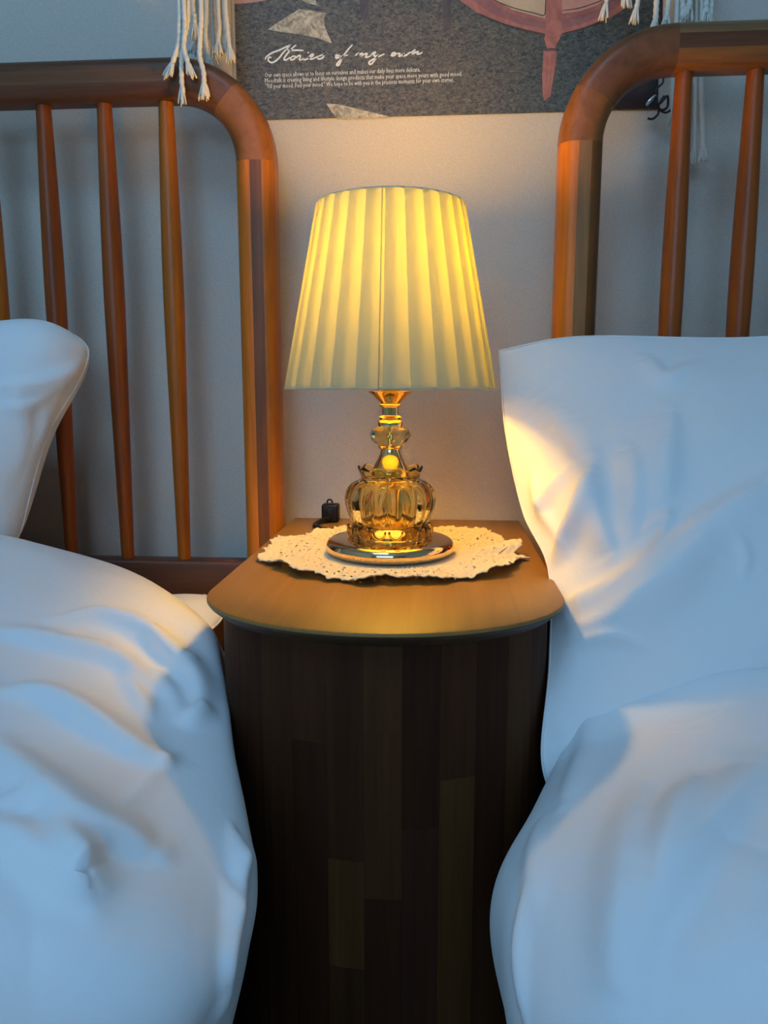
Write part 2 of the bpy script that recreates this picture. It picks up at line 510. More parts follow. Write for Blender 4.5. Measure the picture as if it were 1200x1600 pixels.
bed(1, .1175, .862, 'reddish acacia bed frame right of the nightstand, arched headboard behind the tall pillow',
    ('acacia_tan_h', 'acacia_dark_h', 'acacia_orange_h'), ('acacia_orange_v', 'acacia_tan_v', 'acacia_dark_v'),
    .2415, .0705, 1.074, ('acacia_bend_light', 'acacia_bend'), math.radians(30))
for sx, x0, lab in ((-1, -.212, 'white mattress under the left duvet'), (1, .150, 'white mattress under the right duvet')):
    a, b = sorted((x0, x0+sx*.94))
    yb = .885 if sx < 0 else .842
    r = empty('mattress', ((a+b)/2, (yb-1.1)/2, .247), lab, 'mattress')
    v, f = rbox(a, b, -1.08, yb-.006, .247, .400, .035, 4)
    meshobj('mattress_body', rel(v, r), f, 'mattress_cloth', r)
    for z in (.272, .378):
        pth = [(a+.03, -1.083), (b-.03, -1.083), (b+.003, -1.05), (b+.003, yb-.036), (b-.03, yb-.003), (a+.03, yb-.003), (a-.003, yb-.036), (a-.003, -1.05), (a+.03, -1.083)]
        v, f = tube(rel([(p[0], p[1], z) for p in pth], r), .004, 6)
        meshobj('piping', v, f, 'mattress_cloth', r)

# ------------------------------------------------------------------ nightstand
NX, NA, NB, NYC, NYB = -.0450, .1430, .108, .602, .962
def d_outline(off=0.0, n_arc=48, n_side=10):
    a, b = NA-off, NB-off
    p = [(NX-a, y) for y in np.linspace(NYB, NYC, n_side, endpoint=False)]
    p += [(NX-a*math.cos(t), NYC-b*math.sin(t)) for t in np.linspace(0, PI, n_arc)]
    p += [(NX+a, y) for y in np.linspace(NYC, NYB, n_side+1)[1:]]
    return p
ns = empty('nightstand', (NX, .73, 0), 'dark brown wooden nightstand with curved front between the two beds', 'nightstand')
def top_slab(rings):
    v, f = [], []
    k = len(d_outline())
    for off, z in rings:
        v += [(x, y, z) for x, y in d_outline(off)]
    for i in range(len(rings)-1):
        for j in range(k):
            j2 = (j+1) % k
            f.append((i*k+j, i*k+j2, (i+1)*k+j2, (i+1)*k+j))
    f.append(tuple(range(k))[::-1]); f.append(tuple((len(rings)-1)*k+j for j in range(k)))
    return v, f
v, f = top_slab([(.004, .5455), (.0, .5472), (.0, .5484), (.0006, .5495), (.002, .550)])
top = meshobj('top', rel(v, ns), f, 'walnut_top_lit', ns, auto=30)
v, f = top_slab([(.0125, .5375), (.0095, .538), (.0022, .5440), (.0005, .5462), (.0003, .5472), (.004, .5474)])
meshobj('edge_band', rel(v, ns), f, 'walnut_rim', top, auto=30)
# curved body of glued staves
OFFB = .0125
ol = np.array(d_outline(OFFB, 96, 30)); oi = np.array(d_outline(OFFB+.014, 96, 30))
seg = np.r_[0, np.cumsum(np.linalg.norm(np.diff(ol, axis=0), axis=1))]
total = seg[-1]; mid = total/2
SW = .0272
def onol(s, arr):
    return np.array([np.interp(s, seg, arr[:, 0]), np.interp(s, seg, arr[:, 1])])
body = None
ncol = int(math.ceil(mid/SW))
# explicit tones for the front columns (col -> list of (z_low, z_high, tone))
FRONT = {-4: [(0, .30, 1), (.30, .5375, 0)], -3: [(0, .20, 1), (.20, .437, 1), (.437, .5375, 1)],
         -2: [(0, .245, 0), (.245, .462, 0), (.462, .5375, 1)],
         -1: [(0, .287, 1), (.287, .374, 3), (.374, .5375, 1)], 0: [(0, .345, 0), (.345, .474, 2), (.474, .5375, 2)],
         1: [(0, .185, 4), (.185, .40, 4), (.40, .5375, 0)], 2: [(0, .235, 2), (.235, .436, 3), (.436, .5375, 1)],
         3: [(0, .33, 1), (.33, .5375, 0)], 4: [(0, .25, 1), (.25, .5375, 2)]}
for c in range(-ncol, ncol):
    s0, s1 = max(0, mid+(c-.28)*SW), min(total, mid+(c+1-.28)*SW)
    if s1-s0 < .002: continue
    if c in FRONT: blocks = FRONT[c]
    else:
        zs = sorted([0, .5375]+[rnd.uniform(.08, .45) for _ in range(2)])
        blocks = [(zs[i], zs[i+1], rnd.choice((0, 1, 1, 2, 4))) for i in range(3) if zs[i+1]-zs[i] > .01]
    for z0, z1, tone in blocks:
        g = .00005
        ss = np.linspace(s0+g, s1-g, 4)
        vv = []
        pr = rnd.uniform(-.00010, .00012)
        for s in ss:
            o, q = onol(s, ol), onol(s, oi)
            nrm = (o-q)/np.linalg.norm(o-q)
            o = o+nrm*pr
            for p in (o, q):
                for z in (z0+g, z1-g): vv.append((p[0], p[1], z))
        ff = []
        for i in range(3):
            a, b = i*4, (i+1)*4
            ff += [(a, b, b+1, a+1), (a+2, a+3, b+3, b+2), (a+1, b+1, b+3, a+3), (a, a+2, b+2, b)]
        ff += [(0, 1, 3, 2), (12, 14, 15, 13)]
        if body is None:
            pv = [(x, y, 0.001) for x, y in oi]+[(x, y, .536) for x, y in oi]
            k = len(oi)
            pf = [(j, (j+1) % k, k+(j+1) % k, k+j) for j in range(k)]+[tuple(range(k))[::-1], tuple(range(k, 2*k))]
            body = meshobj('body', rel(pv, ns), pf, 'light_block_dark', ns, auto=30)  # unseen dark core, added inside the staves to block light
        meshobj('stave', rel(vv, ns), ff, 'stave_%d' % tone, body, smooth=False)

# ------------------------------------------------------------------ doily
DC = (-.047, .742)
def doily():
    r_ = np.random.RandomState(3)
    na, nr = 480, 84
    R0 = .122
    v = []; idx = {}
    ph = r_.uniform(0, 2*PI, 12)
    lamp_r = .058
    for i in range(nr+1):
        t = i/nr
        for j in range(na):
            a = 2*PI*j/na
            edge = R0*(1+.030*math.sin(3*a+ph[0])+.020*math.sin(5*a+ph[1])+.035*max(0, math.cos(a*12+ph[2]))**1.0
                       - .03+.016*abs(math.sin(18*a+.5*math.sin(7*a)))+.026*(1-abs(math.sin(27*a)))**2+.010*math.sin(23*a+ph[3])
                       + .10*math.exp(-((a-.06)/.10)**2)+.07*math.exp(-((a-2*PI+.10)/.06)**2)+.05*math.exp(-((a-PI-.25)/.07)**2))
            r = lamp_r*.35+(edge-lamp_r*.35)*t
            lift = max(0, (r-.066)/.056)
            z = .0022+.0026*lift**1.5*(1+math.sin(7*a+ph[4])) + .0016*lift*(1+math.sin(14*a+ph[5]))*.7
            z += .0105*lift**1.3*(math.exp(-((a-.72)/.28)**2)) + .0060*lift*math.exp(-((a-2.55)/.40)**2)+.008*lift*math.exp(-((a-.05)/.16)**2)
            # thread relief: concentric cords and petals
            if r > .05:
                z += .0010*abs(math.sin(r*420+1.6*math.sin(12*a)))*min(1, lift*2+.3)+.0010*abs(math.sin(18*a+2.2*math.sin(r*260)))*min(1, lift*3)+.0004*math.sin(96*a+r*500)
            z = max(z, .0011)
            v.append((DC[0]+r*math.cos(a), DC[1]+r*math.sin(a), .550+z))
    def hole(t, a, r):
        if r < .068: return False
        # eyelets in rings, larger between petals
        for rr, n, s, o in ((.0835, 60, .0017, 0), (.0985, 72, .0017, .5), (.1085, 84, .0016, .0), (.075, 48, .0015, .3), (.091, 96, .0013, .2), (.104, 110, .0012, .7), (.0875, 48, .0019, .4)):
            if abs(r-rr) < s:
                da = ((a*n/(2*PI)+o) % 1-.5)*2*PI/n*r
                if (da/s)**2+((r-rr)/(s*.9))**2 < .52 and (int(a*n/(2*PI)+o)*7919 % 10) < 8: return True
        return False
    f = []
    for i in range(nr):
        for j in range(na):
            a = 2*PI*(j+.5)/na; j2 = (j+1) % na
            p = v[i*na+j]; r = math.hypot(p[0]-DC[0], p[1]-DC[1])
            if hole(i/nr, a, r): continue
            f.append((i*na+j, i*na+j2, (i+1)*na+j2, (i+1)*na+j))
    o = meshobj('doily', v, f, 'doily_thread', fixn=False)
    md = o.modifiers.new('thickness', 'SOLIDIFY'); md.thickness = .0009; md.offset = 1
    tag(o, 'cream crocheted lace doily with ruffled edge under the lamp', 'doily')
doily()

# ------------------------------------------------------------------ table lamp
LX, LY, LZ = -.0495, .7390, .5535
lamp = empty('table_lamp', (LX, LY, LZ), 'lit gold table lamp with amber glass body and pleated cream shade', 'lamp')
def L(z): return z-LZ
gp = [(.0, .5535), (.048, .5535), (.0560, .5540), (.0602, .5555), (.0622, .5578), (.0630, .5605), (.0625, .5635), (.0605, .5665), (.057, .5685), (.051, .5700), (.043, .5708), (.039, .5710), (.0, .5710)]
meshobj('base', *lathe([(max(r, .0004), L(z)) for r, z in catmull(gp, 60)], 96, cap0=True, cap1=True), 'gold_base', lamp)
# fluted glass vase: outer and inner wall
def flute(n, depth, z0, z1):
    def fn(r, z, t, i):
        w = math.sin(PI*min(1, max(0, (z-z0)/(z1-z0))))**.5
        lob = abs(math.cos(n*t/2))**.8
        return r*(1-depth*w*(1-lob)), z
    return fn
zo = [(.0350, .5835), (.0385, .5860), (.0418, .5935), (.0440, .6015), (.0445, .6085), (.0425, .6160), (.0380, .6220), (.0310, .6255), (.0285, .6270)]
outer = [tuple(p) for p in catmull(zo, 36)]
inner = [(r-.0042, z) for r, z in outer][::-1]
prof = [(r, L(z)) for r, z in outer]+[(r, L(z)) for r, z in inner]
k_in = len(outer)
fl = flute(18, .085, L(.5835), L(.6270))
def flo(r, z, t, i):
    if i < k_in: return fl(r, z, t, i)
    return r*.97, z
glass = meshobj('glass_body', *lathe(prof, 216, flo, close=True), 'amber_glass', lamp)
# scalloped crown
def crown_fn(r, z, t, i):
    up = max(0, (z-L(.6270))/(L(.6385)-L(.6270)))
    return r*(1+.020*up*math.cos(10*t)), z+.0013*up*up*math.cos(10*t)
cr = [(.0280, .6258), (.0286, .6285), (.0294, .6320), (.0304, .6352), (.0310, .6372), (.0306, .6384), (.0296, .6384), (.0286, .6372), (.0276, .6345), (.0266, .6310), (.0258, .6285), (.0252, .6258)]
meshobj('glass_crown', *lathe([(r, L(z)) for r, z in cr], 160, crown_fn, close=True), 'amber_glass', lamp)
# petal skirt
def skirt_fn(r, z, t, i):
    dn = max(0, min(1, (L(.5850)-z)/.014))
    return r*(1+.040*dn*abs(math.cos(8*t))-.01), z
sk = [(.0352, .5850), (.0372, .5822), (.0388, .5780), (.0398, .5735), (.0402, .5705), (.0392, .5692), (.0350, .5692), (.0345, .5720), (.0335, .5780), (.0325, .5850)]
meshobj('glass_skirt', *lathe([(r, L(z)) for r, z in sk], 192, skirt_fn, close=True), 'amber_glass_deep', lamp)
# raised petal beads on the skirt
pet = None
for i in range(16):
    a = 2*PI*(i+.5)/16
    pts = []
    for t in np.linspace(0, PI, 9):
        aa = a+.155*math.cos(t)
        pts.append((.0412*math.cos(aa), .0412*math.sin(aa), L(.5815)-.0078*math.sin(t)))
    meshobj('petal_bead', *tube(pts, .0011, 6), 'amber_glass_deep', lamp)
def part(name, pr, mat, n=48, fn=None, auto=50, **kw):
    return meshobj(name, *lathe([(r, L(z)) for r, z in pr], n, fn, cap0=True, cap1=True), mat, lamp, auto=auto)
emis('night_light_glow', (1.0, .60, .10), 2.0)
part('night_light', [(.0160, .5711), (.0160, .5722), (.0150, .5726)], 'night_light_glow', 48)
part('stem', [(.0045, .5712), (.0045, .640), (.0018, .650), (.0018, .690)], 'gold_metal', 20)
part('neck_cone', [tuple(p) for p in catmull([(.0185, .6300), (.0178, .6350), (.0145, .6420), (.0108, .6490), (.0090, .6545), (.0088, .6560)], 24)], 'gold_metal')
part('lower_collar', [(.0088, .6560), (.0112, .6562), (.0120, .6575), (.0112, .6588), (.0118, .6592)], 'gold_metal')
# faceted bead
def facet():
    n = 12
    rings = [(.0118, .6592, 0), (.0172, .6632, .5), (.0203, .6685, 0), (.0180, .6742, .5), (.0130, .6772, 0)]
    v = []
    for r, z, o in rings:
        for j in range(n):
            t = 2*PI*(j+o)/n; v.append((r*math.cos(t), r*math.sin(t), L(z)))
    f = []
    for i in range(len(rings)-1):
        o = rings[i][2]
        for j in range(n):
            j2 = (j+1) % n
            if o == 0: f += [(i*n+j, i*n+j2, (i+1)*n+j), (i*n+j2, (i+1)*n+j2, (i+1)*n+j)]
            else: f += [(i*n+j, i*n+j2, (i+1)*n+j2), (i*n+j, (i+1)*n+j2, (i+1)*n+j)]
    f += [tuple(range(n))[::-1], tuple((len(rings)-1)*n+j for j in range(n))]
    return v, f
meshobj('faceted_bead', *facet(), 'amber_glass_deep', lamp, smooth=False)
part('upper_collar', [(.0118, .6772), (.0122, .6800), (.0120, .6815), (.0100, .6835), (.0108, .6846), (.0112, .6858), (.0100, .6872), (.0080, .6878)], 'gold_metal')
part('neck', [(.0080, .6878), (.0079, .6950), (.0098, .6958), (.0104, .6972), (.0098, .6986), (.0090, .6990)], 'gold_metal')
part('cup', [tuple(p) for p in catmull([(.0095, .6990), (.0112, .7010), (.0150, .7045), (.0190, .7078), (.0212, .7100), (.0205, .7104), (.014, .7090)], 24)], 'gold_metal')
part('socket', [(.011, .7090), (.011, .781), (.009, .783)], 'dark_socket', 24)
bl = catmull([(.0085, .783), (.0110, .788), (.0145, .800), (.0155, .820), (.0155, .842), (.0140, .858), (.0080, .866), (.001, .868)], 22)
part('bulb', [tuple(p) for p in bl], 'bulb_glow', 20)
# pleated shade
SR0, SR1, SZ0, SZ1 = .0990, .0672, .7125, .8785
shade = meshobj('lamp_shade', *tube([(SR0*math.cos(t), SR0*math.sin(t), L(SZ0)) for t in np.linspace(0, 2*PI, 97)], .0009, 6), 'shade_trim', lamp)
meshobj('top_trim', *tube([(SR1*math.cos(t), SR1*math.sin(t), L(SZ1)) for t in np.linspace(0, 2*PI, 97)], .0009, 6), 'shade_trim', shade)
NP = 27; pt = 2*PI/NP
pl = None
for i in range(NP):
    a0 = i*pt+.06
    if pl is None:
        v = []; f = []; m = 9; nz = 9
        for q in range(nz):
            t = q/(nz-1)
            R = SR0+(SR1-SR0)*t; z = SZ0+(SZ1-SZ0)*t
            for s in range(m):
                u = s/(m-1)
                a = u*pt*1.52
                dr = .0014*(1-2*u)+.0009*math.sin(PI*u)
                v.append(((R+dr)*math.cos(a), (R+dr)*math.sin(a), L(z)))
        for q in range(nz-1):
            for s in range(m-1): f.append((q*m+s, q*m+s+1, (q+1)*m+s+1, (q+1)*m+s))
        pl = meshobj('pleat', v, f, 'shade_cloth', shade, fixn=False)
        o = pl
    else:
        o = pl.copy(); link(o, shade)
    o.rotation_euler = (0, 0, a0)
meshobj('added_lining', *lathe([(SR0-.0045, L(SZ0+.0005)), ((SR0+SR1)/2-.0045, L((SZ0+SZ1)/2)), (SR1-.0045, L(SZ1-.0005))], 96), 'added_lining_cloth', shade, fixn=False)  # unseen inner layer, added to even out the light through the pleats
sa = -PI/2-.03
meshobj('seam', *sweep([(-.0004, -.0001), (.0004, -.0001), (.0004, .0002), (-.0004, .0002)],
        [((SR0+(SR1-SR0)*t+.0032)*math.cos(sa), (SR0+(SR1-SR0)*t+.0032)*math.sin(sa), L(SZ0+(SZ1-SZ0)*t)) for t in (0, .5, 1)], (math.cos(sa), math.sin(sa), 0)), 'shade_cloth', shade)
for i in range(3):
    a = i*2*PI/3+.4
    meshobj('wire_arm', *tube([(.011*math.cos(a), .011*math.sin(a), L(.780)), (.04*math.cos(a), .04*math.sin(a), L(.840)), (SR1*math.cos(a)*1.0, SR1*math.sin(a), L(SZ1))], .0010, 6), 'gold_metal', shade)

# ------------------------------------------------------------------ power adapter behind the lamp
pb = at(517, 812, .935)
ad = empty('power_adapter', (pb[0], .935, .550), 'small black power adapter with cord behind the lamp', 'adapter')
meshobj('adapter_body', *rbox(-.0105, .0105, -.009, .009, .0005, .0230, .0026), 'black_plastic', ad, auto=60)
meshobj('ridge', *rbox(-.0035, .0035, -.0105, -.0088, .003, .018, .0008), 'black_plastic', ad)
meshobj('loop', *tube([(-.0012+.0032*math.cos(t), 0, .0245+.0036*math.sin(t)) for t in np.linspace(-.3, PI+.3, 14)], .0011, 8), 'black_plastic', ad)
cpath = catmull([(-.001, -.009, .006), (-.009, -.022, .0045), (-.0125, -.045, .0032), (-.004, -.066, .0032), (.014, -.080, .0032), (.028, -.100, .0035), (.045, -.118, .006)], 40)
meshobj('cord', *tube(cpath, .0032, 8), 'black_plastic', ad)

# ------------------------------------------------------------------ cloth shapes
def smooth_noise(P, seed, freq, octs=10):
    r_ = np.random.RandomState(seed); out = np.zeros(P.shape[:-1])
    for k in range(octs):
        d = r_.normal(size=3); d /= np.linalg.norm(d)
        fq = freq*r_.uniform(.6, 1.6)
        out += np.sin(P@d*fq+r_.uniform(0, 2*PI)+1.3*np.sin(P@r_.normal(size=3)*freq*.35))
    return out/math.sqrt(octs)
def normals(G):
    du = np.gradient(G, axis=0); dv = np.gradient(G, axis=1)
    n = np.cross(du, dv); return n/(np.linalg.norm(n, axis=2)[..., None]+1e-12)
def fold(G, Nm, pix, amp, w1, w2, taper=.5, vis=None):
    """a raised crease along a line on the surface; w1/w2 widths of its two flanks"""
    Q = project(G.reshape(-1, 3))
    if vis is not None:
        Q = Q.copy(); Q[~vis.reshape(-1)] = 1e6
    idx = [int(np.argmin(((Q-np.array(p))**2).sum(1))) for p in pix]
    P = G.reshape(-1, 3)[idx]
    P = catmull(P, 48)
    NN = Nm.reshape(-1, 3)
    X = G.reshape(-1, 3)
    best = np.full(len(X), 9.); tt = np.zeros(len(X)); sgn = np.ones(len(X))
    reach = 3.2*max(w1, w2)
    near = np.where(((X > P.min(0)-reach) & (X < P.max(0)+reach)).all(1))[0]
    Xn, Nn = X[near], NN[near]
    bn = best[near]; tn = tt[near]; sn = sgn[near]
    for i in range(len(P)-1):
        ab = P[i+1]-P[i]; d = Xn-P[i]
        q = np.clip((d@ab)/(ab@ab+1e-15), 0, 1)
        e = d-q[:, None]*ab; l = np.linalg.norm(e, axis=1)
        k = l < bn
        bn[k] = l[k]; tn[k] = (i+q[k])/(len(P)-1)
        sn[k] = (np.cross(ab, d[k])*Nn[k]).sum(1)/(np.linalg.norm(ab)*(l[k]+.004))
    best[near] = bn; tt[near] = tn; sgn[near] = sn
    t = tt
    env = np.sin(PI*np.clip(t, .03, .97))**taper
    mixs = np.clip(.5+.5*sgn, 0, 1)
    w = (w1*mixs+w2*(1-mixs))*(.45+.55*env)
    D = amp*env*np.exp(-(best/w)**2)
    return D.reshape(G.shape[:2])
def grid_faces(nu, nv, wrap=False):
    return [(i*nv+j, i*nv+j+1, (i+1)*nv+j+1, (i+1)*nv+j) for i in range(nu-1) for j in range(nv-1)]

def duvet(name, label, stations, sx, folds, seed, lump=1.0):
    ys = [s[0] for s in stations]
    net = np.array([[(x, y, z) for x, z in pts] for y, pts in stations])
    G = catmull(net, 300)
    G = catmull(G.transpose(1, 0, 2), 240).transpose(1, 0, 2)
    Nm = normals(G)
    if Nm[150, 60, 2] < 0: Nm = -Nm
    vis = (Nm*(CAM-G)).sum(2) > 0
    amp = np.zeros(G.shape[:2])
    amp += .0026*lump*smooth_noise(G, seed, 14)+.0006*lump*smooth_noise(G*np.array([1, 1.4, 1]), seed+1, 45)
    for f_ in folds: amp += fold(G, Nm, *f_, vis=vis)
    G = G+Nm*amp[..., None]
    o = meshobj(name, G.reshape(-1, 3), grid_faces(*G.shape[:2]), 'white_cotton')
    md = o.modifiers.new('padding', 'SOLIDIFY'); md.thickness = .012; md.offset = -1
    return tag(o, label, 'duvet'), G, Nm
LST = [
 (.835, [(-1.150, .405), (-.800, .405), (-.550, .405), (-.420, .405), (-.330, .405), (-.275, .404), (-.250, .403), (-.245, .402), (-.240, .401)]),
 (.825, [(-1.150, .450), (-.800, .460), (-.550, .460), (-.420, .455), (-.330, .445), (-.275, .435), (-.250, .420), (-.238, .370), (-.240, .250)]),
 (.79, [(-1.150, .500), (-.800, .545), (-.550, .553), (-.420, .534), (-.340, .516), (-.294, .492), (-.251, .456), (-.227, .377), (-.227, .250)]),
 (.73, [(-1.150, .520), (-.800, .567), (-.550, .574), (-.420, .556), (-.335, .531), (-.280, .512), (-.231, .471), (-.210, .399), (-.209, .250)]),
 (.65, [(-1.150, .520), (-.800, .565), (-.550, .570), (-.420, .550), (-.325, .528), (-.262, .508), (-.202, .489), (-.205, .399), (-.206, .250)]),
 (.56, [(-1.150, .510), (-.800, .550), (-.550, .552), (-.420, .534), (-.315, .511), (-.242, .489), (-.164, .465), (-.194, .389), (-.195, .250)]),
 (.47, [(-1.150, .500), (-.800, .535), (-.550, .535), (-.420, .518), (-.310, .499), (-.217, .478), (-.133, .445), (-.137, .373), (-.172, .222)]),
 (.4, [(-1.150, .490), (-.800, .525), (-.550, .525), (-.420, .508), (-.300, .490), (-.190, .469), (-.114, .425), (-.115, .368), (-.158, .223)]),
 (.33, [(-1.150, .490), (-.800, .515), (-.550, .515), (-.420, .500), (-.300, .482), (-.200, .458), (-.128, .415), (-.132, .354), (-.156, .223)]),
 (.25, [(-1.150, .480), (-.800, .505), (-.550, .505), (-.420, .490), (-.300, .470), (-.220, .446), (-.163, .404), (-.157, .341), (-.169, .201)]),
 (-.1, [(-1.150, .460), (-.800, .480), (-.550, .480), (-.420, .470), (-.320, .455), (-.240, .430), (-.190, .390), (-.170, .330), (-.180, .200)]),
 (-.75, [(-1.150, .440), (-.800, .450), (-.550, .450), (-.420, .450), (-.300, .440), (-.200, .420), (-.160, .380), (-.140, .330), (-.150, .200)]),
]
LF = [
 ([(90, 972), (160, 970), (220, 992), (265, 1025), (300, 1068), (318, 1110)], .016, .016, .008),
 ([(0, 985), (90, 1008), (180, 1035), (250, 1078)], .012, .018, .007),
 ([(195, 1050), (215, 1085), (235, 1115)], .007, .010, .006),
 ([(0, 1075), (70, 1085), (140, 1125), (205, 1172), (255, 1190)], .014, .020, .008),
 ([(0, 1160), (40, 1225), (110, 1285), (180, 1318), (245, 1342)], .016, .022, .009),
 ([(0, 1260), (25, 1262), (50, 1270)], .006, .010, .006),
 ([(0, 1300), (55, 1350), (108, 1400), (118, 1405)], .016, .020, .008),
 ([(85, 1300), (105, 1345), (124, 1395), (135, 1440)], .012, .016, .008),
 ([(250, 1055), (300, 1120), (338, 1185), (350, 1250)], .011, .014, .007),
 ([(300, 1040), (340, 1105), (358, 1160)], .008, .010, .006),
 ([(255, 1195), (310, 1240), (362, 1300), (378, 1350)], .009, .014, .008),
 ([(378, 1320), (366, 1420), (340, 1510), (326, 1590)], .008, .008, .005),
 ([(362, 1290), (368, 1340), (366, 1380)], .005, .006, .005),
 ([(348, 1375), (354, 1420), (346, 1445)], .004, .005, .004),
 ([(340, 1120), (360, 1148), (370, 1166)], .007, .006, .005),
 ([(345, 1180), (360, 1200), (372, 1230)], .005, .006, .005),
 ([(190, 1270), (240, 1210), (262, 1180)], .003, .005, .005),
 ([(40, 1500), (150, 1480), (260, 1500), (330, 1560)], .009, .040, .030)]
duvet('duvet', 'rumpled white duvet on the left bed', LST, -1, LF, 11)
RST = [
 (.612, [(1.080, .405), (.750, .405), (.500, .405), (.360, .405), (.270, .406), (.198, .409), (.156, .401), (.160, .399), (.155, .401)]),
 (.603, [(1.080, .440), (.750, .455), (.500, .460), (.360, .456), (.270, .448), (.197, .442), (.142, .417), (.137, .356), (.145, .250)]),
 (.575, [(1.080, .500), (.750, .524), (.500, .527), (.360, .516), (.270, .505), (.191, .494), (.112, .453), (.117, .371), (.130, .250)]),
 (.53, [(1.080, .510), (.750, .535), (.500, .538), (.360, .523), (.270, .509), (.188, .486), (.086, .438), (.089, .376), (.114, .250)]),
 (.46, [(1.080, .510), (.750, .530), (.500, .532), (.360, .518), (.260, .503), (.147, .473), (.072, .447), (.039, .373), (.090, .220)]),
 (.4, [(1.080, .500), (.750, .522), (.500, .524), (.360, .514), (.250, .499), (.129, .472), (.053, .438), (.039, .368), (.076, .220)]),
 (.33, [(1.080, .490), (.750, .515), (.500, .517), (.360, .508), (.250, .490), (.140, .462), (.067, .424), (.050, .359), (.085, .220)]),
 (.25, [(1.080, .490), (.750, .508), (.500, .510), (.360, .497), (.260, .478), (.165, .449), (.105, .408), (.086, .349), (.107, .220)]),
 (-.1, [(1.080, .460), (.750, .480), (.500, .480), (.360, .470), (.270, .457), (.180, .430), (.130, .390), (.110, .330), (.120, .200)]),
 (-.75, [(1.080, .440), (.750, .450), (.500, .450), (.360, .450), (.270, .440), (.180, .420), (.130, .380), (.110, .330), (.120, .200)]),
]
RF = [
 ([(1200, 1195), (1130, 1275), (1060, 1380), (1010, 1460), (980, 1590)], .013, .006, .034),
 ([(1005, 1225), (985, 1320), (978, 1430), (970, 1540)], .008, .008, .016),
 ([(1085, 1220), (1065, 1310), (1035, 1400)], .008, .008, .016),
 ([(925, 1120), (915, 1180), (885, 1260)], .006, .012, .010),
 ([(1195, 1330), (1140, 1430), (1090, 1560)], .007, .024, .030),
 ([(825, 1400), (818, 1490), (826, 1590)], .005, .006, .006),
 ([(845, 1290), (835, 1360), (838, 1430)], .004, .008, .010)]
duvet('duvet', 'smooth white duvet on the right bed', RST, 1, RF, 23, lump=.4)

def pillow(name, label, net, thick, folds, seed, flip, n=(200, 220), fmat='pillow_cotton', th_y=(0, -1, 0), pw=(2.6, .55), rc=0.0):
    """net: control points of the seam plane [u][v]; front and back puff out from it"""
    C = catmull(np.array(net, float), n[0])
    C = catmull(C.transpose(1, 0, 2), n[1]).transpose(1, 0, 2)
    if rc:
        uu, vv = np.meshgrid(np.linspace(-1, 1, n[0]), np.linspace(-1, 1, n[1]), indexing='ij')
        ur, vr = uu*(1-rc*(n[1]/n[0])**0*.5*np.abs(vv)**7), vv*(1-rc*np.abs(uu)**7)
        fi, fj = (ur+1)/2*(n[0]-1), (vr+1)/2*(n[1]-1)
        i0, j0 = np.clip(fi.astype(int), 0, n[0]-2), np.clip(fj.astype(int), 0, n[1]-2)
        a, b = (fi-i0)[..., None], (fj-j0)[..., None]
        C = C[i0, j0]*(1-a)*(1-b)+C[i0+1, j0]*a*(1-b)+C[i0, j0+1]*(1-a)*b+C[i0+1, j0+1]*a*b
    Nm = normals(C)
    if (Nm[n[0]//2, n[1]//2]@np.array(th_y)) < 0: Nm = -Nm
    u = np.linspace(-1, 1, n[0])[:, None]; v_ = np.linspace(-1, 1, n[1])[None, :]
    prof = ((1-np.abs(u)**pw[0])*(1-np.abs(v_)**pw[0]))**pw[1]
    F = C+Nm*(thick*prof)[..., None]
    Nf = normals(F)
    if (Nf[n[0]//2, n[1]//2]@np.array(th_y)) < 0: Nf = -Nf
    amp = (.0022*smooth_noise(F, seed, 22)+.0007*smooth_noise(F, seed+5, 60))*np.clip(prof*2, 0, 1)
    for f_ in folds: amp += fold(F, Nf, *f_)*np.clip(prof*4, 0, 1)
    F = F+Nf*amp[..., None]
    B = C-Nm*(thick*.75*prof)[..., None]
    nu, nv = n
    V = list(F.reshape(-1, 3)); f1 = grid_faces(nu, nv)
    ids = np.arange(nu*nv).reshape(nu, nv); idb = ids.copy()
    inner = np.zeros((nu, nv), bool); inner[1:-1, 1:-1] = True
    idb[inner] = nu*nv+np.arange(inner.sum())
    V += list(B[inner])
    f2 = [(idb[i, j], idb[i+1, j], idb[i+1, j+1], idb[i, j+1]) for i in range(nu-1) for j in range(nv-1)]
    root = empty(name, tuple(C[nu//2, 0]), label, 'pillow')
    meshobj('pillow_cover', rel(V, root), f1+f2, fmat, root)
    # seam piping round the edge
    e = np.concatenate([C[0, :], C[1:, -1], C[-1, -2::-1], C[-2::-1, 0]])[::3]
    meshobj('piping', *tube(rel(e, root), .0010, 6), fmat, root)
    return root
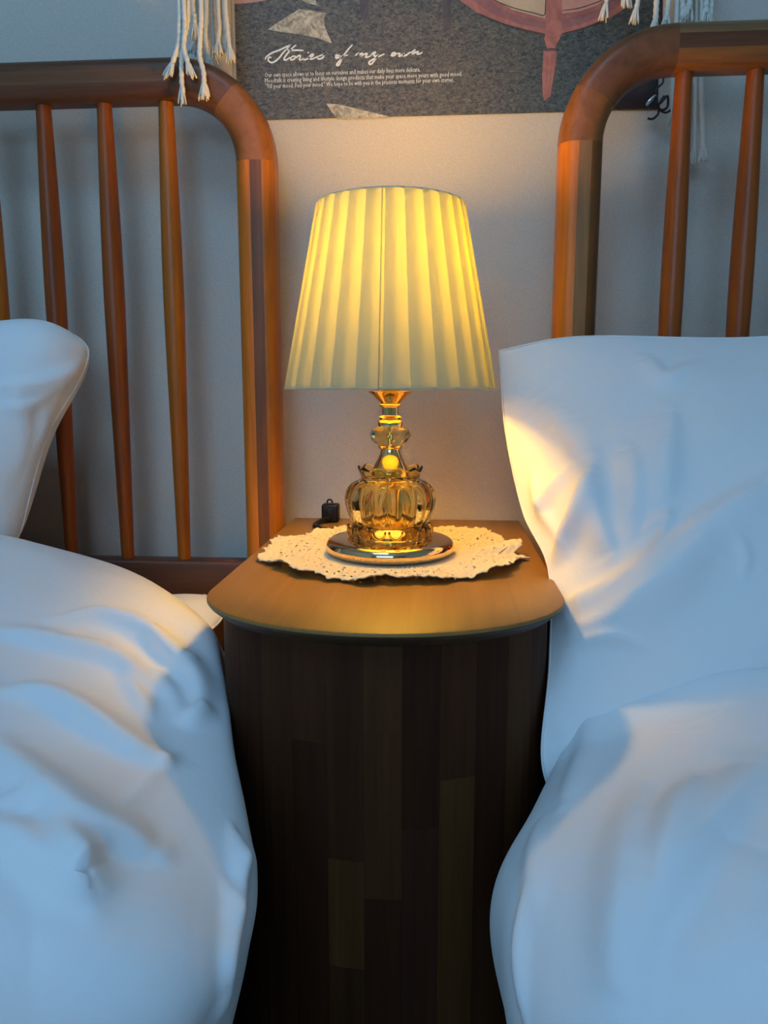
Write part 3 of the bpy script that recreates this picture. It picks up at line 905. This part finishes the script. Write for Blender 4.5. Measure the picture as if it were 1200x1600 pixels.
# tall pillow leaning on the right headboard (u: left->right, v: bottom->top)
def rp_col(x_off, ys):
    return [(x+x_off, y, z) for x, y, z in ys]
RP = [
 [(.087, .546, .404), (.078, .552, .440), (.0868, .588, .500), (.0945, .668, .557), (.079, .742, .596), (.064, .785, .672), (.058, .815, .752)],
 [(0.170, 0.577, 0.402), (0.166, 0.585, 0.440), (0.166, 0.615, 0.500), (0.166, 0.667, 0.560), (0.158, 0.735, 0.628), (0.148, 0.790, 0.700), (0.142, 0.824, 0.766)],
 [(0.300, 0.606, 0.402), (0.300, 0.612, 0.440), (0.300, 0.640, 0.505), (0.300, 0.679, 0.570), (0.300, 0.735, 0.636), (0.300, 0.792, 0.704), (0.300, 0.826, 0.764)],
 [(0.450, 0.606, 0.402), (0.450, 0.612, 0.440), (0.450, 0.640, 0.505), (0.450, 0.679, 0.570), (0.450, 0.735, 0.640), (0.450, 0.792, 0.708), (0.450, 0.826, 0.772)],
 [(0.620, 0.606, 0.402), (0.620, 0.612, 0.440), (0.625, 0.640, 0.505), (0.630, 0.679, 0.570), (0.630, 0.735, 0.636), (0.635, 0.792, 0.704), (0.645, 0.822, 0.762)]]
RPF = [
 ([(868, 955), (960, 925), (1050, 870), (1130, 805), (1200, 755)], .016, .012, .030),
 ([(875, 1000), (960, 975), (1030, 920), (1090, 860)], .009, .010, .022),
 ([(858, 888), (882, 850), (912, 795), (928, 745)], .013, .008, .014),
 ([(845, 800), (855, 775), (885, 738)], .008, .008, .012),
 ([(832, 740), (842, 790), (868, 840)], .008, .008, .010),
 ([(930, 715), (934, 800), (955, 870)], .010, .008, .020),
 ([(1048, 640), (1040, 740), (1030, 800)], .008, .010, .024),
 ([(985, 700), (990, 760), (985, 830)], .006, .008, .016),
 ([(1050, 800), (1035, 838), (1020, 872)], .005, .004, .006),
 ([(1065, 800), (1035, 815), (1005, 830)], .003, .004, .006),
 ([(895, 1010), (960, 1000), (1010, 1010)], .003, .004, .006),
 ([(840, 620), (900, 690), (905, 760)], .006, .020, .012),
 ([(1010, 560), (1040, 590), (1085, 570)], .006, .010, .014),
 ([(1150, 840), (1165, 870), (1160, 900)], .003, .005, .006),
 ([(862, 1120), (880, 1150), (900, 1170)], .006, .008, .008),
 ([(855, 1180), (868, 1170), (890, 1165)], .005, .006, .006)]
pillow('pillow', 'large white pillow leaning on the right headboard beside the lamp', RP, .070, RPF, 5, 1, pw=(2.0, 1.0))
LP = [
 [(-.98, .785, .54), (-.98, .80, .60), (-.98, .815, .67), (-.98, .83, .735), (-.97, .842, .775)],
 [(-.75, .785, .54), (-.75, .80, .60), (-.75, .815, .67), (-.75, .832, .735), (-.75, .848, .782)],
 [(-.56, .785, .54), (-.555, .80, .60), (-.55, .815, .67), (-.54, .832, .735), (-.53, .848, .782)],
 [(-.50, .785, .54), (-.490, .80, .60), (-.475, .815, .67), (-.45, .830, .738), (-.435, .846, .779)],
 [(-.459, .790, .535), (-.447, .80, .60), (-.428, .812, .665), (-.398, .826, .720), (-.378, .838, .765)]]
LPF = [([(0, 605), (60, 600), (100, 583), (128, 572)], .008, .008, .014),
       ([(0, 640), (50, 630), (92, 600)], .004, .008, .008),
       ([(92, 605), (75, 660), (55, 730), (35, 830)], .005, .006, .008),
       ([(30, 620), (40, 680), (30, 740)], .004, .010, .012),
       ([(70, 625), (60, 690), (40, 760)], .003, .006, .008)]
pillow('pillow', 'white pillow propped against the left headboard spindles', LP, .055, LPF, 9, -1, n=(160, 120), pw=(4.0, .5), rc=.12)
# corner of a flat pillow poking out under the left duvet
CP = [[(-.60, .72, .432), (-.60, .79, .432), (-.60, .86, .435)],
      [(-.42, .72, .442), (-.42, .79, .445), (-.42, .86, .445)],
      [(-.31, .735, .450), (-.31, .80, .458), (-.32, .865, .462)],
      [(-.240, .755, .462), (-.238, .80, .468), (-.275, .860, .474)]]
pillow('pillow', 'corner of a white pillow poking out under the left duvet', CP, .022, [], 31, -1, n=(90, 60), th_y=(0, 0, 1))

# ------------------------------------------------------------------ poster
PY = WY-.0015
def pw(px, py, d=0): 
    p = at(px, py, PY-d); return (p[0], p[2])
po = empty('poster', (0, WY, 1.031), 'dark printed poster of an upholstered chair with white script lettering', 'poster')
X0, X1, Z0, Z1 = -.2485, .2420, 1.031, 1.70
meshobj('sheet', *box(X0, X1, -.0015, -.0002, 0, Z1-Z0), 'ink_rug', po, smooth=False)
meshobj('sleeve_edge', *box(X0-.0035, X0, -.0015, -.0002, 0, Z1-Z0), 'sleeve_edge', po, smooth=False)
def flat(name, pts, mat, lvl, parent=po, sm=0, label=None):
    P = np.array([pw(*p) for p in pts])
    if sm: P = catmull(P, sm, closed=True)
    y = -.0015-.00012*lvl
    v = [(x, y, z-1.031) for x, z in P]+[(x, y+.0001, z-1.031) for x, z in P]
    k = len(P)
    f = [tuple(range(k)), tuple(range(k, 2*k))[::-1]]+[(i, (i+1) % k, k+(i+1) % k, k+i) for i in range(k)]
    o = meshobj(name, v, f, mat, parent, smooth=False)
    if label: o['label'] = label
    return o
flat('printed_sunlight', [(418, 46), (445, 28), (468, 14), (490, 17), (510, 21), (506, 30), (507, 40), (513, 55), (519, 68), (495, 59), (465, 53), (440, 50)], 'ink_sunlit', 1)
flat('printed_sunlight', [(462, -12), (488, -10), (497, 9), (480, 5), (468, -2)], 'ink_sunlit', 1)
flat('printed_sunlight', [(510, 162), (528, 163), (563, 171), (612, 183), (570, 185), (528, 186), (518, 175)], 'ink_sunlit', 1)
flat('printed_floor', [(362, -60), (430, -60), (415, 1), (385, 5), (366, 6)], 'ink_cushion_pink', 1)
flat('printed_leg', [(560, -60), (578, -60), (575, 24), (572, 32), (566, 32), (563, 20)], 'ink_leg_dim', 1)
flat('printed_leg', [(690, -60), (707, -60), (704, 46), (694, 49), (692, 20)], 'ink_leg_dim', 1)
flat('printed_wall', [(985, 50), (1003, 60), (1030, 60), (1028, 168), (990, 170), (940, 171), (955, 120)], 'ink_dark', 1)
# chair: rim, cushions, leg
left = [(672, -95), (690, -45), (718, 0), (745, 20), (785, 37), (820, 48), (852, 55)]
right = [(878, 54), (912, 45), (952, 29), (982, 9), (1010, -40), (1022, -95), (985, -130), (860, -150), (715, -130)]
flat('printed_seat_rim', left+right, 'ink_chair', 2)
flat('printed_seat_shade', [(700, -70), (722, -20), (742, 4), (770, 22), (810, 37), (853, 46), (853, 34), (812, 26), (780, 12), (758, -8), (730, -50)], 'ink_chair_dark', 3)
flat('printed_seat_shade', [(878, 45), (910, 37), (948, 22), (972, 5), (995, -38), (980, -45), (948, 8), (915, 22), (878, 30)], 'ink_chair_dark', 3)
flat('printed_cushion', [(712, -92), (740, -35), (760, -8), (800, 15), (835, 25), (852, 29), (855, -58), (858, -138), (760, -128)], 'ink_cushion', 4)
flat('printed_cushion', [(860, -138), (876, -58), (877, 22), (905, 18), (935, 8), (955, -8), (985, -50), (990, -95), (950, -125)], 'ink_cushion_pink', 4)
def ribbon(pts, w, mat, lvl, name, parent=po, n=None, wfn=None):
    P = np.array([pw(*p) for p in pts])
    P = catmull(P, n or len(P)*7)
    T = np.gradient(P, axis=0); T /= np.linalg.norm(T, axis=1)[:, None]+1e-12
    Nn = np.stack([-T[:, 1], T[:, 0]], 1)
    k = len(P); t = np.linspace(0, 1, k)
    ww = w*(.55+.45*np.sin(PI*t)**.5)
    A, B = P+Nn*ww[:, None]/2, P-Nn*ww[:, None]/2
    y = -.0015-.00012*lvl
    v = [(x, y, z-1.031) for x, z in A]+[(x, y, z-1.031) for x, z in B]
    f = [(i, i+1, k+i+1, k+i) for i in range(k-1)]
    return v, f
def ribbons(name, lines, w, mat, lvl, parent=po):
    V_, F_ = [], []
    for l in lines:
        v, f = ribbon(l, w, mat, lvl, name); n = len(V_)
        V_ += v; F_ += [tuple(i+n for i in q) for q in f]
    return meshobj(name, V_, F_, mat, parent, smooth=False, fixn=False)
ribbons('printed_outline', [[(766, -2), (800, 12), (835, 21), (850, 24), (852, 10), (853, -8)], [(879, 17), (905, 13), (935, 3), (948, -5)],
                   [(746, 21), (785, 37), (820, 47), (852, 54)], [(878, 53), (912, 44), (952, 28)]], .0011, 'ink_line', 5)
flat('printed_chair_leg', [(855, -4), (878, -4), (878, 52), (874, 62), (869, 70), (868, 76), (854, 76), (853, 70), (850, 62), (852, 54)], 'ink_chair', 6)
flat('printed_chair_leg', [(849, 80), (870, 80), (869, 95), (865, 120), (860, 150), (851, 158), (848, 150), (847, 120)], 'ink_chair', 6)
ribbons('printed_outline', [[(851, 56), (863, 59), (877, 55)], [(853, 77), (862, 79), (869, 77)], [(855, 84), (854, 120), (852, 146)], [(863, 84), (860, 120), (856, 146)]], .0010, 'ink_chair_dark', 8)
ov = lambda cx, cy, rx, ry: [(cx+rx*math.cos(t), cy+ry*math.sin(t)) for t in np.linspace(0, 2*PI, 28, endpoint=False)]
flat('printed_chair_back', ov(850, -290, 150, 165), 'ink_chair', 2)
flat('printed_cushion', ov(850, -290, 120, 135), 'ink_cushion', 4)
flat('printed_seat', [(360, -60), (520, -75), (590, -62), (715, -60), (716, -95), (600, -120), (450, -115), (360, -95)], 'ink_leg_dim', 1)
# script lettering "Stories of my own"
def c1(l): return [(400+x*.14167, 60+y*.14167) for x, y in l]
def c2(l): return [(560+x*.15, 60+y*.15) for x, y in l]
script = [c1(l) for l in (
 [(100, 235), (120, 200), (180, 160), (260, 130), (330, 95), (385, 70)],
 [(385, 72), (345, 110), (300, 160), (265, 205), (225, 245), (180, 268), (145, 255), (135, 225), (152, 208), (172, 216)],
 [(445, 72), (400, 110), (350, 165), (315, 215), (312, 238), (340, 236), (378, 208)],
 [(330, 125), (400, 132), (470, 132), (525, 135)],
 [(432, 196), (402, 200), (380, 225), (395, 239), (425, 225), (434, 202), (448, 210), (475, 190), (492, 198), (478, 232), (500, 236), (545, 195)],
 [(545, 192), (524, 226), (540, 236), (588, 216), (626, 195), (630, 175), (604, 186), (588, 216), (612, 231), (650, 216), (690, 198)],
 [(570, 163), (582, 154)],
 [(690, 198), (740, 180), (777, 165), (746, 186), (745, 206), (715, 226), (685, 226), (680, 213)],
 [(905, 195), (880, 205), (886, 220), (910, 212), (922, 196), (892, 184), (872, 190)],
 [(920, 200), (945, 197)],
 [(1065, 70), (1020, 120), (965, 190), (920, 250), (890, 290), (908, 298), (935, 260), (950, 215), (975, 192), (1015, 185)],
 [(1093, 190), (1118, 172), (1137, 167), (1122, 190), (1106, 212)], [(1106, 210), (1140, 180), (1168, 167), (1176, 172), (1162, 195), (1154, 212)], [(1154, 210), (1190, 180), (1216, 168), (1225, 174), (1213, 196), (1212, 210), (1235, 206), (1272, 190)])]
script += [c2(l) for l in (
 [(134, 174), (152, 155), (178, 145), (160, 178), (184, 186), (216, 166)],
 [(216, 168), (180, 216), (140, 264), (116, 268), (114, 246), (160, 216), (220, 186), (272, 163)],
 [(380, 160), (352, 166), (346, 181), (370, 180), (392, 162), (372, 150), (346, 156)],
 [(390, 166), (432, 158), (422, 186), (442, 182), (478, 160), (466, 183), (500, 175), (532, 150), (545, 152)],
 [(545, 150), (590, 120), (562, 162), (600, 146), (624, 140), (612, 163), (640, 161), (668, 143)])]
ribbons('script_lettering', script, .0020, 'ink_white', 3)
def small_text(txt, pa, pb, h_px):
    cu = bpy.data.curves.new('small_print', 'FONT'); cu.body = txt; cu.size = 1.0; cu.resolution_u = 1
    o = bpy.data.objects.new('tmp', cu); COL.objects.link(o)
    dg = bpy.context.evaluated_depsgraph_get()
    me = bpy.data.meshes.new_from_object(o.evaluated_get(dg))
    bpy.data.objects.remove(o)
    xs = [v.co.x for v in me.vertices]
    A = np.array(pw(*pa)); B = np.array(pw(*pb)); w = np.linalg.norm(B-A)
    sxx = w/(max(xs)-min(xs)); d = (B-A)/w; nrm = np.array([-d[1], d[0]])
    hh = h_px/FOC*.99/.70
    for v in me.vertices:
        p = A+d*((v.co.x-min(xs))*sxx)+nrm*(v.co.y*hh)
        v.co = (p[0], -.0015-.00036, p[1]-1.031)
    me.materials.clear(); me.materials.append(MATS['ink_white'])
    me.name = 'small_print'
    return link(bpy.data.objects.new('small_print', me), po)
small_text('Our own space allows us to focus on ourselves and makes our daily lives more delicate.', (414, 121), (657, 112), 6.2)
small_text('Moodtalk is creating living and lifestyle design products that make your space more yours with good mood.', (414, 129.5), (722, 119), 6.2)
small_text('"Fill your mood. Feel your mood." We hope to be with you in the precious moments for your own stories.', (416, 138.5), (709, 128), 6.2)

# ------------------------------------------------------------------ macrame fringes
def strand(root, pts, y, r=.0027, tuft=True, top=1.42, seed=0):
    rr = random.Random(seed)
    P = [at(px, py, y) for px, py in pts]
    P = [np.array([P[0][0]+rr.uniform(-.006, .006), y+rr.uniform(-.004, .004), top]), np.array([P[0][0], y, (P[0][2]+top)/2])]+P
    end = P[-1]; dirn = P[-1]-P[-2]; dirn /= np.linalg.norm(dirn)
    n = 90
    C = catmull(P, n)
    # twisted two-ply relief via radius ripple
    s = np.r_[0, np.cumsum(np.linalg.norm(np.diff(C, axis=0), axis=1))]
    rad = r*(1+.10*np.sin(s*900))
    v, f = tube(C, rad, 8)
    o = meshobj('cord_strand', rel(v, root), f, 'macrame_cotton', root)
    if tuft:
        V_, F_ = [], []
        for k in range(16):
            a = rr.uniform(0, 2*PI); q = math.sqrt(rr.uniform(0, 1))
            d = np.array([math.cos(a), .6*math.sin(a), 0])*q
            ln = rr.uniform(.013, .019)
            b0 = end-dirn*.006+d*r*.6
            p = [b0, b0+dirn*ln*.5+d*.0028, b0+dirn*ln+d*.0052+np.array([rr.uniform(-.001, .001), 0, 0])]
            vv, ff = tube(catmull(p, 6), [.0012, .0012, .0012, .0011, .0010, .0006], 5); nn = len(V_)
            V_ += rel(vv, root); F_ += [tuple(i+nn for i in g) for g in ff]
        tag(meshobj('tuft', V_, F_, 'macrame_cotton', o), kind=None)
    return o
def rod(root, x0, x1, y):
    meshobj('rod', *tube(rel([(x0, y, 1.42), ((x0+x1)/2, y, 1.42), (x1, y, 1.42)], root), .007, 12), 'acacia_tan_h', root)
    for x in (x0+.02, x1-.02):
        meshobj('hook', *tube(rel([(x, WY, 1.435), (x, (WY+y)/2, 1.436), (x, y, 1.428)], root), .002, 8), 'silver_metal', root)
ml = empty('macrame_hanging', (-.285, WY, 1.42), 'cream macrame fringe hanging over the left headboard rail beside the poster', 'macrame')
yf, yb = .874, .930
for i, (pts, y, tf) in enumerate([
  ([(280, 0), (280, 40), (279, 67), (272, 91), (267, 106)], yf, True),
  ([(287, 0), (289, 40), (287, 73), (292, 93), (296, 105)], yf-.002, True),
  ([(294, 0), (288, 60), (284, 95), (284, 125), (286, 145)], yf+.003, True),
  ([(314, 0), (313, 53), (312, 87), (318, 113), (319, 138)], yf, True),
  ([(322, 0), (321, 53), (324, 80), (327, 96)], yb, True),
  ([(301, 0), (304, 25), (304, 45)], yb, True),
  ([(341, 0), (343, 40), (341, 60), (342, 72)], yb, True),
  ([(352, 0), (355, 40), (358, 70), (360, 82)], yb-.004, True),
  ([(330, 0), (331, 20), (333, 60), (334, 84)], yb+.01, True),
  ([(308, 0), (307, 40), (304, 70)], yb+.012, True),
  ([(347, 0), (349, 40), (350, 70)], yb+.008, True)]):
    strand(ml, pts, y, seed=i, tuft=tf)
rod(ml, -.36, -.20, .905)
mr = empty('macrame_hanging', (.24, WY, 1.42), 'cream macrame fringe hanging behind the right headboard rail', 'macrame')
for i, (pts, y, rd) in enumerate([
  ([(949, -20), (948, 0), (946, 14)], .935, .0024),
  ([(978, -40), (978, -6)], .935, .0024),
  ([(1000, -30), (997, 0), (993, 20)], .930, .0027),
  ([(1027, -30), (1026, 0), (1024, 38)], .925, .0030),
  ([(1048, -30), (1045, 0), (1041, 33)], .925, .0027),
  ([(1058, -30), (1058, 0), (1056, 60), (1052, 130), (1052, 185)], .930, .0030),
  ([(1068, -30), (1067, 0), (1066, 40)], .922, .0030),
  ([(1080, -30), (1078, 0), (1076, 16)], .918, .0034),
  ([(1090, -30), (1089, 0), (1088, 60), (1087, 130), (1085, 240)], .935, .0020),
  ([(1099, -30), (1098, 0), (1096, 60), (1096, 130), (1098, 215), (1099, 236)], .925, .0030),
  ([(1106, -30), (1104, 0), (1103, 22)], .918, .0030),
  ([(1113, -30), (1112, 0), (1110, 28)], .922, .0028),
  ([(1072, -30), (1072, 0), (1073, 50), (1076, 120)], .938, .0028)]):
    strand(mr, pts, y, r=rd, seed=50+i)
rod(mr, .16, .32, .925)

# ------------------------------------------------------------------ wire ornament at the poster corner
on = empty('wire_ornament', tuple(at(1036, 150, .945)), 'small dark curled wire ornament with silver clasp at the poster corner', 'ornament')
def W_(l): return rel([at(px, py, .945) for px, py in l], on)
meshobj('curl', *tube(catmull(W_([(1025, 150), (1025, 163), (1029, 174), (1026, 181), (1019, 186), (1012, 185)]), 24), .0013, 8), 'wire_dark', on)
meshobj('loop', *tube(catmull(W_([(1030, 172), (1040, 176), (1049, 171), (1053, 166)]), 20), .0012, 8), 'wire_dark', on)
meshobj('loop', *tube(catmull(W_([(1026, 163), (1033, 160), (1042, 150), (1044, 158), (1042, 168), (1035, 172), (1029, 168), (1032, 158), (1038, 150)]), 40), .0014, 8), 'wire_dark', on)
meshobj('clasp', *tube(W_([(1010, 164), (1014, 159), (1019, 154), (1024, 148)]), [.0016, .0022, .0022, .0014], 8), 'silver_metal', on)
meshobj('chain', *tube(catmull(W_([(1024, 148), (1026, 140), (1031, 134), (1036, 128), (1036, 110), (1034, 60), (1034, 0), (1034, -60)]), 40), .0011, 8), 'wire_dark', on)
meshobj('nail', *tube(rel([at(1034, -60, .943), at(1034, -60, WY)], on), .0012, 8), 'silver_metal', on)
